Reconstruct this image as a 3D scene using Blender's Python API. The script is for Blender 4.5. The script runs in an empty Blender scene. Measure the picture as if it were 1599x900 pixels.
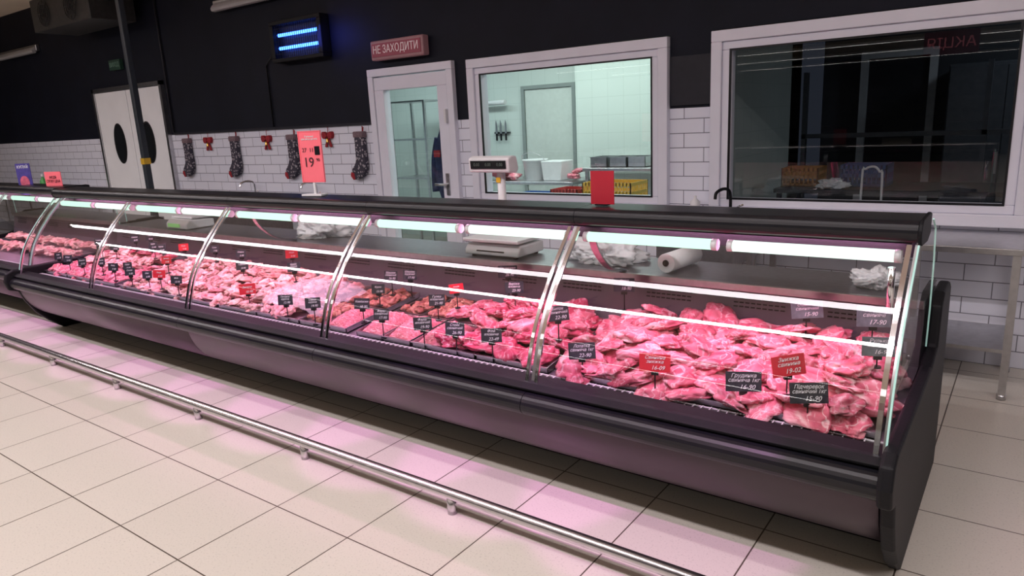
import bpy, bmesh, math, random
from mathutils import Vector, Matrix, noise
random.seed(7)
SC=bpy.context.scene
COL=SC.collection
try:
    SC.view_settings.view_transform='Standard'
except Exception: pass

# ------------------------------------------------------------ materials
def new_mat(name):
    m=bpy.data.materials.new(name); m.use_nodes=True
    nt=m.node_tree; nt.nodes.clear()
    out=nt.nodes.new('ShaderNodeOutputMaterial')
    return m,nt,out
def pbr(name,col,rough=.5,metal=0,emit=None,es=0,noise_amt=0.0,nscale=20,bump=0,alpha=1,coat=0,spec=.5):
    m,nt,out=new_mat(name)
    b=nt.nodes.new('ShaderNodeBsdfPrincipled')
    b.inputs['Base Color'].default_value=(*col,1)
    b.inputs['Roughness'].default_value=rough
    b.inputs['Metallic'].default_value=metal
    b.inputs['Alpha'].default_value=alpha
    b.inputs['Coat Weight'].default_value=coat
    b.inputs['Specular IOR Level'].default_value=spec
    if emit: 
        b.inputs['Emission Color'].default_value=(*emit,1); b.inputs['Emission Strength'].default_value=es
    if noise_amt or bump:
        tc=nt.nodes.new('ShaderNodeTexCoord'); n=nt.nodes.new('ShaderNodeTexNoise')
        n.inputs['Scale'].default_value=nscale; n.inputs['Detail'].default_value=4
        nt.links.new(tc.outputs['Object'],n.inputs['Vector'])
        if noise_amt:
            r=nt.nodes.new('ShaderNodeValToRGB')
            r.color_ramp.elements[0].position=.3; r.color_ramp.elements[1].position=.7
            r.color_ramp.elements[0].color=(*[c*(1-noise_amt) for c in col],1)
            r.color_ramp.elements[1].color=(*[min(1,c*(1+noise_amt)) for c in col],1)
            nt.links.new(n.outputs['Fac'],r.inputs[0]); nt.links.new(r.outputs[0],b.inputs['Base Color'])
        if bump:
            bp=nt.nodes.new('ShaderNodeBump'); bp.inputs['Strength'].default_value=bump; bp.inputs['Distance'].default_value=.01
            nt.links.new(n.outputs['Fac'],bp.inputs['Height']); nt.links.new(bp.outputs[0],b.inputs['Normal'])
    nt.links.new(b.outputs[0],out.inputs[0])
    return m
def glass(name,base=.08,tint=(1,1,1)):
    m,nt,out=new_mat(name)
    g=nt.nodes.new('ShaderNodeNewGeometry'); d=nt.nodes.new('ShaderNodeVectorMath'); d.operation='DOT_PRODUCT'
    nt.links.new(g.outputs['Incoming'],d.inputs[0]); nt.links.new(g.outputs['Normal'],d.inputs[1])
    def M(op,a,b=None):
        n=nt.nodes.new('ShaderNodeMath'); n.operation=op
        if isinstance(a,(int,float)): n.inputs[0].default_value=a
        else: nt.links.new(a,n.inputs[0])
        if b is not None:
            if isinstance(b,(int,float)): n.inputs[1].default_value=b
            else: nt.links.new(b,n.inputs[1])
        return n.outputs[0]
    ab=M('ABSOLUTE',d.outputs['Value']); om=M('SUBTRACT',1.0,ab); pw=M('POWER',om,5.0)
    f=M('ADD',M('MULTIPLY',pw,1-base),base)
    t=nt.nodes.new('ShaderNodeBsdfTransparent'); t.inputs[0].default_value=(*tint,1)
    gl=nt.nodes.new('ShaderNodeBsdfGlossy'); gl.inputs['Roughness'].default_value=0.0
    mx=nt.nodes.new('ShaderNodeMixShader')
    nt.links.new(f,mx.inputs[0]); nt.links.new(t.outputs[0],mx.inputs[1]); nt.links.new(gl.outputs[0],mx.inputs[2])
    nt.links.new(mx.outputs[0],out.inputs[0])
    return m
def emis(name,col,s):
    m,nt,out=new_mat(name); e=nt.nodes.new('ShaderNodeEmission')
    e.inputs[0].default_value=(*col,1); e.inputs[1].default_value=s; nt.links.new(e.outputs[0],out.inputs[0]); return m
def brick(name,axes,bw,rh,mortar,c1,c2,cm,offset=.5,loc=(0,0),rough=.2,bump=.3,speck=0,spec=.5):
    m,nt,out=new_mat(name)
    tc=nt.nodes.new('ShaderNodeTexCoord'); sp=nt.nodes.new('ShaderNodeSeparateXYZ'); cb=nt.nodes.new('ShaderNodeCombineXYZ')
    nt.links.new(tc.outputs['Object'],sp.inputs[0])
    nt.links.new(sp.outputs[axes[0]],cb.inputs[0]); nt.links.new(sp.outputs[axes[1]],cb.inputs[1])
    mp=nt.nodes.new('ShaderNodeMapping'); mp.inputs['Location'].default_value=(loc[0],loc[1],0)
    nt.links.new(cb.outputs[0],mp.inputs[0])
    br=nt.nodes.new('ShaderNodeTexBrick'); br.offset=offset; br.offset_frequency=2; br.squash=1
    br.inputs['Scale'].default_value=1; br.inputs['Brick Width'].default_value=bw; br.inputs['Row Height'].default_value=rh
    br.inputs['Mortar Size'].default_value=mortar; br.inputs['Mortar Smooth'].default_value=.1; br.inputs['Bias'].default_value=0
    br.inputs['Color1'].default_value=(*c1,1); br.inputs['Color2'].default_value=(*c2,1); br.inputs['Mortar'].default_value=(*cm,1)
    nt.links.new(mp.outputs[0],br.inputs['Vector'])
    b=nt.nodes.new('ShaderNodeBsdfPrincipled'); b.inputs['Roughness'].default_value=rough; b.inputs['Specular IOR Level'].default_value=spec
    colout=br.outputs['Color']
    if speck:
        n=nt.nodes.new('ShaderNodeTexNoise'); n.inputs['Scale'].default_value=130; n.inputs['Detail'].default_value=2
        nt.links.new(tc.outputs['Object'],n.inputs['Vector'])
        r=nt.nodes.new('ShaderNodeValToRGB'); r.color_ramp.elements[0].position=.30; r.color_ramp.elements[1].position=.42
        r.color_ramp.elements[0].color=(1-speck,1-speck,1-speck,1); r.color_ramp.elements[1].color=(1,1,1,1)
        nt.links.new(n.outputs['Fac'],r.inputs[0])
        mx=nt.nodes.new('ShaderNodeMix'); mx.data_type='RGBA'; mx.blend_type='MULTIPLY'; mx.inputs[0].default_value=1
        nt.links.new(colout,mx.inputs[6]); nt.links.new(r.outputs[0],mx.inputs[7]); colout=mx.outputs[2]
    nt.links.new(colout,b.inputs['Base Color'])
    inv=nt.nodes.new('ShaderNodeMath'); inv.operation='SUBTRACT'; inv.inputs[0].default_value=1; nt.links.new(br.outputs['Fac'],inv.inputs[1])
    bp=nt.nodes.new('ShaderNodeBump'); bp.inputs['Strength'].default_value=bump; bp.inputs['Distance'].default_value=.004
    nt.links.new(inv.outputs[0],bp.inputs['Height']); nt.links.new(bp.outputs[0],b.inputs['Normal'])
    nt.links.new(b.outputs[0],out.inputs[0]); return m
def meat_mat(name,stops,scale=9,rough=.42,bump=.35,vein=0):
    m,nt,out=new_mat(name)
    tc=nt.nodes.new('ShaderNodeTexCoord'); oi=nt.nodes.new('ShaderNodeObjectInfo')
    ad=nt.nodes.new('ShaderNodeVectorMath'); ad.operation='ADD'
    ml=nt.nodes.new('ShaderNodeMath'); ml.operation='MULTIPLY'; ml.inputs[1].default_value=20
    nt.links.new(oi.outputs['Random'],ml.inputs[0])
    nt.links.new(tc.outputs['Object'],ad.inputs[0]); nt.links.new(ml.outputs[0],ad.inputs[1])
    mp=nt.nodes.new('ShaderNodeMapping'); mp.inputs['Scale'].default_value=(.6,1.5,1.3); nt.links.new(ad.outputs[0],mp.inputs[0])
    n=nt.nodes.new('ShaderNodeTexNoise'); n.inputs['Scale'].default_value=scale; n.inputs['Detail'].default_value=6; n.inputs['Distortion'].default_value=1.2
    nt.links.new(mp.outputs[0],n.inputs['Vector'])
    r=nt.nodes.new('ShaderNodeValToRGB'); el=r.color_ramp.elements
    el[0].position=stops[0][0]; el[0].color=(*stops[0][1],1); el[1].position=stops[-1][0]; el[1].color=(*stops[-1][1],1)
    for p,c in stops[1:-1]:
        e=el.new(p); e.color=(*c,1)
    nt.links.new(n.outputs['Fac'],r.inputs[0])
    col=r.outputs[0]
    if vein:
        v=nt.nodes.new('ShaderNodeTexNoise'); v.inputs['Scale'].default_value=scale*1.1; v.inputs['Detail'].default_value=2; v.inputs['Distortion'].default_value=1.5
        nt.links.new(ad.outputs[0],v.inputs['Vector'])
        vr=nt.nodes.new('ShaderNodeValToRGB'); e=vr.color_ramp.elements
        e[0].position=.47; e[0].color=(0,0,0,1); e[1].position=.5; e[1].color=(1,1,1,1); k=e.new(.53); k.color=(0,0,0,1)
        nt.links.new(v.outputs['Fac'],vr.inputs[0])
        mm=nt.nodes.new('ShaderNodeMath'); mm.operation='MULTIPLY'; mm.inputs[1].default_value=vein; nt.links.new(vr.outputs[0],mm.inputs[0])
        mx=nt.nodes.new('ShaderNodeMix'); mx.data_type='RGBA'; nt.links.new(mm.outputs[0],mx.inputs[0]); nt.links.new(col,mx.inputs[6]); mx.inputs[7].default_value=(.96,.78,.78,1)
        col=mx.outputs[2]
    hs=nt.nodes.new('ShaderNodeHueSaturation')
    mr=nt.nodes.new('ShaderNodeMapRange'); mr.inputs['To Min'].default_value=.68; mr.inputs['To Max'].default_value=1.10
    nt.links.new(oi.outputs['Random'],mr.inputs['Value']); nt.links.new(mr.outputs[0],hs.inputs['Value'])
    nt.links.new(col,hs.inputs['Color'])
    b=nt.nodes.new('ShaderNodeBsdfPrincipled'); b.inputs['Roughness'].default_value=rough; b.inputs['Specular IOR Level'].default_value=.35
    nt.links.new(hs.outputs[0],b.inputs['Base Color'])
    n2=nt.nodes.new('ShaderNodeTexNoise'); n2.inputs['Scale'].default_value=30; n2.inputs['Detail'].default_value=4
    nt.links.new(ad.outputs[0],n2.inputs['Vector'])
    bp=nt.nodes.new('ShaderNodeBump'); bp.inputs['Strength'].default_value=bump; bp.inputs['Distance'].default_value=.008
    nt.links.new(n2.outputs['Fac'],bp.inputs['Height']); nt.links.new(bp.outputs[0],b.inputs['Normal'])
    nt.links.new(b.outputs[0],out.inputs[0]); return m

M_black=pbr('black_plastic',(.007,.007,.010),.32,0,noise_amt=.15,spec=.4)
M_blackm=pbr('black_matte_plastic',(.005,.005,.007),.55,0,noise_amt=.15,nscale=80,bump=.1,spec=.25)
M_panel=pbr('mauve_grey_panel',(.105,.078,.095),.36,.55,noise_amt=.05,nscale=4)
M_chrome=pbr('chrome',(.85,.85,.88),.12,1,noise_amt=.02)
M_rail=pbr('satin_rail_steel',(.62,.61,.62),.27,1,noise_amt=.05)
M_steel=pbr('stainless_steel',(.55,.55,.57),.3,1,noise_amt=.08,nscale=30)
M_worktop=pbr('brushed_worktop_steel',(.30,.30,.33),.38,.9,noise_amt=.08,nscale=30)
M_inner=pbr('case_interior_metal',(.19,.16,.19),.38,.35,noise_amt=.06,nscale=8)
M_deck=pbr('deck_metal',(.25,.23,.26),.35,.7,noise_amt=.1)
M_white=pbr('white_plastic',(.74,.74,.76),.35,noise_amt=.03)
M_pvc=pbr('white_pvc_frame',(.76,.76,.86),.35,noise_amt=.03,nscale=5)
M_doorw=pbr('white_door_panel',(.90,.91,.94),.4,noise_amt=.03,nscale=3)
M_dark=pbr('dark_navy_paint',(.0065,.008,.016),.6,noise_amt=.2,nscale=3,bump=.05,spec=.2)
M_darkpanel=pbr('dark_grey_paint',(.016,.016,.024),.5,noise_amt=.1,spec=.3)
M_ceil=pbr('beige_ceiling',(.78,.66,.52),.8,noise_amt=.05,nscale=3)
M_tile=brick('white_wall_tile',(0,2),.30,.103,.003,(.82,.83,.93),(.78,.79,.90),(.22,.22,.27),rough=.15,bump=.6)
M_tile_in=brick('prep_room_tile',(0,2),.2,.2,.0025,(.64,.71,.68),(.63,.70,.67),(.54,.61,.58),offset=0,rough=.2,bump=.1)
M_floor=brick('beige_floor_tile',(0,1),.457,.457,.003,(.64,.60,.535),(.61,.57,.505),(.09,.07,.055),offset=0,loc=(1.18,-1.163),rough=.28,bump=.3,speck=.2,spec=.4)
M_red=pbr('red_card',(.60,.02,.04),.45,noise_amt=.04)
M_redd=pbr('deep_red_card',(.42,.012,.03),.5,noise_amt=.04)
M_redlit=pbr('coral_red_sign',(.80,.15,.19),.45,noise_amt=.03,emit=(.9,.14,.18),es=.16)  # small emission makes the sign cards glow, though they are no lamps
M_chalk=pbr('chalk_white',(.70,.70,.72),.7,emit=(1,1,1),es=.04,noise_amt=.02)
M_cardblack=pbr('chalkboard_black',(.026,.029,.038),.45,noise_amt=.4,nscale=30)
M_cardglare=pbr('chalkboard_glare_grey',(.12,.15,.16),.4,noise_amt=.3,nscale=30)  # pale glare on black cards, put into the card colour
M_glass=glass('case_glass',.07,(.97,.985,.98))
M_wglass=glass('window_glass',.11,(.92,.95,.95))
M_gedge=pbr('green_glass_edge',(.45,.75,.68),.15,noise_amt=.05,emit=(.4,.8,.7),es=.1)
M_tubeG=emis('tube_green_white',(.60,.97,.76),1.5)
M_tubeW=emis('tube_cool_white',(.82,.99,.90),1.5)
M_uv=emis('uv_blue_tube',(.04,.14,1),9)
M_yellow=pbr('yellow_plastic',(.70,.42,.03),.4,noise_amt=.05)
M_blue=pbr('blue_plastic',(.03,.16,.5),.4,noise_amt=.05)
M_dblue=pbr('dull_blue_plastic',(.02,.08,.25),.5,noise_amt=.05)
M_navy=pbr('navy_fabric',(.015,.02,.07),.8,noise_amt=.3,nscale=20,bump=.3)
M_bag=pbr('white_plastic_film',(.85,.85,.88),.3,alpha=.85,noise_amt=.04,bump=.4,nscale=30)
M_film=pbr('clear_plastic_film',(.85,.80,.85),.15,alpha=.3,noise_amt=.04,bump=.4,nscale=30)
M_paper=pbr('white_roll',(.8,.8,.82),.5,noise_amt=.03)
M_redfab=pbr('red_felt',(.30,.015,.025),.8,noise_amt=.2,nscale=40,bump=.2)
M_gold=pbr('gold_bell',(.7,.45,.12),.3,1,noise_amt=.05)
M_screen=pbr('dark_lcd',(.012,.014,.016),.25,noise_amt=.05)
M_lcdg=pbr('green_lcd',(.25,.5,.2),.3,noise_amt=.05,emit=(.3,.7,.2),es=.3)
M_lcddim=pbr('dim_lcd_digits',(.12,.16,.14),.3,noise_amt=.05)
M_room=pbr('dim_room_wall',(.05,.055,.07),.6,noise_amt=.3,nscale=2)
M_txt=pbr('dark_print',(.05,.01,.015),.6,noise_amt=.02)
def knit():
    m,nt,out=new_mat('dark_patterned_knit')
    tc=nt.nodes.new('ShaderNodeTexCoord'); v=nt.nodes.new('ShaderNodeTexVoronoi'); v.inputs['Scale'].default_value=34
    nt.links.new(tc.outputs['Object'],v.inputs['Vector'])
    r=nt.nodes.new('ShaderNodeValToRGB'); r.color_ramp.interpolation='CONSTANT'
    r.color_ramp.elements[0].color=(.34,.31,.34,1); r.color_ramp.elements[1].position=.36; r.color_ramp.elements[1].color=(.045,.04,.06,1)
    nt.links.new(v.outputs['Distance'],r.inputs[0])
    b=nt.nodes.new('ShaderNodeBsdfPrincipled'); b.inputs['Roughness'].default_value=.9
    nt.links.new(r.outputs[0],b.inputs['Base Color']); nt.links.new(b.outputs[0],out.inputs[0]); return m
M_knit=knit()
P_pork=meat_mat('raw_pork',[(.30,(.42,.05,.10)),(.44,(.62,.12,.18)),(.57,(.74,.23,.29)),(.69,(.93,.62,.64))],scale=10,vein=.6)
P_beef=meat_mat('raw_beef',[(.30,(.24,.01,.035)),(.48,(.45,.04,.09)),(.62,(.58,.09,.16)),(.78,(.88,.5,.54))],vein=.45)
P_chick=meat_mat('raw_chicken',[(.30,(.60,.20,.22)),(.46,(.76,.38,.37)),(.58,(.84,.54,.49)),(.73,(.93,.76,.70))],scale=14)
P_mince=meat_mat('minced_meat',[(.30,(.38,.06,.08)),(.48,(.62,.17,.21)),(.60,(.75,.31,.35)),(.72,(.90,.62,.63))],scale=70,bump=1)
P_marin=meat_mat('marinated_meat',[(.30,(.20,.05,.05)),(.48,(.38,.13,.10)),(.60,(.50,.22,.15)),(.74,(.68,.45,.36))],scale=22)

# ------------------------------------------------------------ helpers
def box(bm,x0,x1,y0,y1,z0,z1,mi=0):
    vs=[bm.verts.new(p) for p in [(x0,y0,z0),(x1,y0,z0),(x1,y1,z0),(x0,y1,z0),(x0,y0,z1),(x1,y0,z1),(x1,y1,z1),(x0,y1,z1)]]
    for f in [(0,3,2,1),(4,5,6,7),(0,1,5,4),(1,2,6,5),(2,3,7,6),(3,0,4,7)]:
        bm.faces.new([vs[i] for i in f]).material_index=mi
    return vs
def prof(bm,pts,a,b,axis='x',closed=True,mi=0):
    def P(p,c):
        return {'x':(c,p[0],p[1]),'y':(p[0],c,p[1]),'z':(p[0],p[1],c)}[axis]
    A=[bm.verts.new(P(p,a)) for p in pts]; B=[bm.verts.new(P(p,b)) for p in pts]
    n=len(pts)
    for i in range(n if closed else n-1):
        j=(i+1)%n
        bm.faces.new([A[i],A[j],B[j],B[i]]).material_index=mi
    if closed:
        bm.faces.new(A[::-1]).material_index=mi; bm.faces.new(B).material_index=mi
def tube(bm,pts,r,seg=12,mi=0,cap=True):
    pts=[Vector(p) for p in pts]; rings=[]
    rr=r if isinstance(r,(list,tuple)) else [r]*len(pts)
    up=Vector((0,0,1))
    for i,p in enumerate(pts):
        t=(pts[min(i+1,len(pts)-1)]-pts[max(i-1,0)]).normalized()
        u=up if abs(t.dot(up))<.95 else Vector((0,1,0))
        a=t.cross(u).normalized(); b=t.cross(a).normalized()
        rings.append([bm.verts.new(p+(a*math.cos(2*math.pi*k/seg)+b*math.sin(2*math.pi*k/seg))*rr[i]) for k in range(seg)])
    for i in range(len(rings)-1):
        for k in range(seg):
            f=bm.faces.new([rings[i][k],rings[i][(k+1)%seg],rings[i+1][(k+1)%seg],rings[i+1][k]]); f.material_index=mi; f.smooth=True
    if cap:
        bm.faces.new(rings[0][::-1]).material_index=mi; bm.faces.new(rings[-1]).material_index=mi
def mk(name,bm,mats,root=None,base=(0,0,0),smooth=False,bevel=0,sub=0):
    me=bpy.data.meshes.new(name)
    base=Vector(base) if root is None else root.location
    bmesh.ops.translate(bm,verts=bm.verts,vec=-base)
    bmesh.ops.recalc_face_normals(bm,faces=bm.faces)
    if smooth:
        for f in bm.faces: f.smooth=True
    bm.to_mesh(me); bm.free()
    for m in (mats if isinstance(mats,(list,tuple)) else [mats]): me.materials.append(m)
    o=bpy.data.objects.new(name,me); COL.objects.link(o)
    if root is not None: o.parent=root
    else: o.location=base
    if bevel:
        md=o.modifiers.new('b','BEVEL'); md.width=bevel; md.segments=3; md.limit_method='ANGLE'; md.angle_limit=.6
    return o
def thing(o,label,cat,group=None,kind=None):
    o['label']=label; o['category']=cat
    if group: o['group']=group
    if kind: o['kind']=kind
    return o
def empty(name,loc,label,cat,group=None,rz=0):
    o=bpy.data.objects.new(name,None); o.empty_display_size=.1; COL.objects.link(o); o.location=loc; o.rotation_euler=(0,0,rz)
    return thing(o,label,cat,group)
def struct(o): o['kind']='structure'; return o
def NB(): return bmesh.new()
def textmesh(name,body,size,mat,root,loc,rot,extrude=.0008,align='CENTER',shear=0,space=1.0,maxw=None):
    c=bpy.data.curves.new(name,'FONT'); c.body=body; c.size=size; c.align_x=align; c.align_y='CENTER'; c.extrude=extrude
    c.shear=shear; c.space_line=space; c.resolution_u=3
    t=bpy.data.objects.new(name,c); COL.objects.link(t)
    bpy.context.view_layer.update()
    dg=bpy.context.evaluated_depsgraph_get()
    me=bpy.data.meshes.new_from_object(t.evaluated_get(dg))
    bpy.data.objects.remove(t)
    me.materials.clear(); me.materials.append(mat)
    if maxw and len(me.vertices):
        w=max(v.co.x for v in me.vertices)-min(v.co.x for v in me.vertices)
        if w>maxw:
            for v in me.vertices: v.co.x*=maxw/w
    o=bpy.data.objects.new(name,me); COL.objects.link(o); o.parent=root; o.location=loc; o.rotation_euler=rot
    return o
def catmull(pts,n=5):
    P=[pts[0]]+list(pts)+[pts[-1]]; out=[]
    for i in range(1,len(P)-2):
        for k in range(n):
            t=k/n; p0,p1,p2,p3=P[i-1],P[i],P[i+1],P[i+2]
            out.append(tuple(.5*((2*p1[j])+(-p0[j]+p2[j])*t+(2*p0[j]-5*p1[j]+4*p2[j]-p3[j])*t*t+(-p0[j]+3*p1[j]-3*p2[j]+p3[j])*t**3) for j in range(len(p1))))
    out.append(tuple(pts[-1])); return out

# ------------------------------------------------------------ room
YW=5.0
bm=NB(); box(bm,-17,6,-26,11,-.1,0); struct(mk('floor',bm,M_floor))
bm=NB(); box(bm,-17,6,-26,11,3.6,3.7); struct(mk('ceiling',bm,M_ceil))
bm=NB()
xs=[-17,-5.305,-4.234,-4.07,-2.21,-1.89,0.0,6]; zs=[0,.85,1.62,2.13,3.6]
for i in range(7):
    for j in range(4):
        if i==1 and j<3: continue
        if i in (3,5) and j in (1,2): continue
        box(bm,xs[i],xs[i+1],YW,YW+.14,zs[j],zs[j+1],0 if j<2 else 1)
struct(mk('wall_back',bm,[M_tile,M_dark]))
bm=NB(); box(bm,-17.1,-17,-26,11,0,3.6); struct(mk('wall_left',bm,M_dark))
bm=NB(); box(bm,6,6.1,-26,11,0,3.6); struct(mk('wall_right',bm,M_dark))
bm=NB(); box(bm,-17,6,-26.1,-26,0,3.6); struct(mk('wall_front',bm,M_room))
bm=NB(); box(bm,-9,-4.42,7.6,7.7,0,2.7); box(bm,-4.42,-2.0,7.35,7.7,0,2.7); struct(mk('wall_prep_room_back',bm,M_tile_in))
bm=NB(); box(bm,-9,-2.0,YW+.14,7.7,2.7,2.8); struct(mk('ceiling_prep_room',bm,M_white))
M_tile_iny=brick('prep_room_side_tile',(1,2),.2,.2,.0025,(.64,.71,.68),(.63,.70,.67),(.54,.61,.58),offset=0,rough=.2,bump=.1)
bm=NB(); box(bm,-2.12,-2.0,YW+.14,7.7,0,2.7); struct(mk('wall_prep_room_right',bm,M_tile_iny))
bm=NB(); box(bm,-9.1,-9,YW+.14,7.7,0,2.7); struct(mk('wall_prep_room_left',bm,M_tile_iny))
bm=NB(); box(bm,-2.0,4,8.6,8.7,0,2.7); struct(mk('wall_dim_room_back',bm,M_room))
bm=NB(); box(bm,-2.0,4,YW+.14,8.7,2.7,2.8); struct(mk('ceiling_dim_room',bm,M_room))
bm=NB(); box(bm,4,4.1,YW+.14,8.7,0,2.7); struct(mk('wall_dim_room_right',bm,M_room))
bm=NB(); box(bm,-2.2,-1.9,YW-.015,YW,1.64,1.98); struct(mk('trim_1',bm,M_darkpanel))

def ring(bm,x0,x1,z0,z1,w,y0,y1):
    box(bm,x0,x1,y0,y1,z1-w,z1); box(bm,x0,x1,y0,y1,z0,z0+w)
    box(bm,x0,x0+w,y0,y1,z0+w,z1-w); box(bm,x1-w,x1,y0,y1,z0+w,z1-w)
def window(name,x0,x1,z0,z1):
    bm=NB(); ring(bm,x0,x1,z0,z1,.075,YW-.05,YW+.1); ring(bm,x0+.075,x1-.075,z0+.075,z1-.075,.055,YW-.03,YW+.08)
    o=struct(mk(name,bm,M_pvc,bevel=.006))
    bm=NB(); vs=[bm.verts.new(p) for p in [(x0+.12,YW+.03,z0+.11),(x1-.12,YW+.03,z0+.11),(x1-.12,YW+.03,z1-.12),(x0+.12,YW+.03,z1-.12)]]
    bm.faces.new(vs); g=mk('glass_pane',bm,M_wglass,root=o)
    bm=NB(); ring(bm,x0+.125,x1-.125,z0+.125,z1-.125,.012,YW-.034,YW-.02); mk('rubber_seal',bm,M_black,root=o)
    return o
window('window_1',-4.07,-2.21,.85,2.12)
window('window_2',-1.89,-.01,.85,2.12)
bm=NB(); x0,x1=-5.305,-4.234
ring(bm,x0,x1,-.06,2.13,.07,YW-.05,YW+.1); d1=struct(mk('door_1',bm,M_pvc,bevel=.006))
bm=NB(); ring(bm,x0+.075,x1-.075,.02,2.05,.12,YW-.04,YW+.05); mk('door_leaf',bm,M_pvc,root=d1,bevel=.006)
bm=NB(); bm.faces.new([bm.verts.new(p) for p in [(x0+.19,YW,.14),(x1-.19,YW,.14),(x1-.19,YW,1.93),(x0+.19,YW,1.93)]]); mk('glass_pane',bm,M_wglass,root=d1)
bm=NB(); tube(bm,[(x1-.13,YW-.04,1.05),(x1-.13,YW-.09,1.05),(x1-.25,YW-.09,1.05)],.011); box(bm,x1-.15,x1-.11,YW-.05,YW-.038,.95,1.15)
mk('door_handle',bm,M_steel,root=d1)
bm=NB(); box(bm,x1-.10,x1-.08,YW-.075,YW-.04,1.6,1.72); mk('hinge',bm,M_white,root=d1)
x0,x1=-10.95,-9.08
bm=NB(); box(bm,x0,x0+.05,YW-.05,YW,0,2.3); box(bm,x1-.05,x1,YW-.05,YW,0,2.3); box(bm,x0,x1,YW-.05,YW,2.25,2.3)
d2=struct(mk('door_2',bm,M_steel))
xm=(x0+x1)/2
for a,b,c in ((x0+.055,xm-.008,-10.38),(xm+.008,x1-.055,-9.60)):
    bm=NB(); box(bm,a,b,YW-.035,YW-.004,.02,2.24); lf=mk('door_leaf',bm,M_doorw,root=d2,bevel=.004)
    bm=NB(); pts=[(c+.155*math.cos(2*math.pi*k/32),1.54+.275*math.sin(2*math.pi*k/32)) for k in range(32)]
    prof(bm,pts,YW-.046,YW-.036,'y'); mk('porthole_rim',bm,M_blackm,root=d2)
    bm=NB(); pts=[(c+.13*math.cos(2*math.pi*k/32),1.54+.245*math.sin(2*math.pi*k/32)) for k in range(32)]
    prof(bm,pts,YW-.05,YW-.046,'y'); mk('porthole_glass',bm,M_screen,root=d2)
bm=NB(); tube(bm,[(-8.98,YW-.02,3.6),(-8.98,YW-.02,1.65)],.012); struct(mk('trim_2',bm,M_darkpanel))
bm=NB(); box(bm,-9.0,-5.31,YW-.02,YW,1.62,1.645); struct(mk('trim_3',bm,M_darkpanel))
bm=NB(); tube(bm,[(-6.9,YW-.015,1.65),(-6.9,YW-.015,2.3),(-6.75,YW-.015,2.42)],.008); struct(mk('trim_4',bm,M_black))

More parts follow.
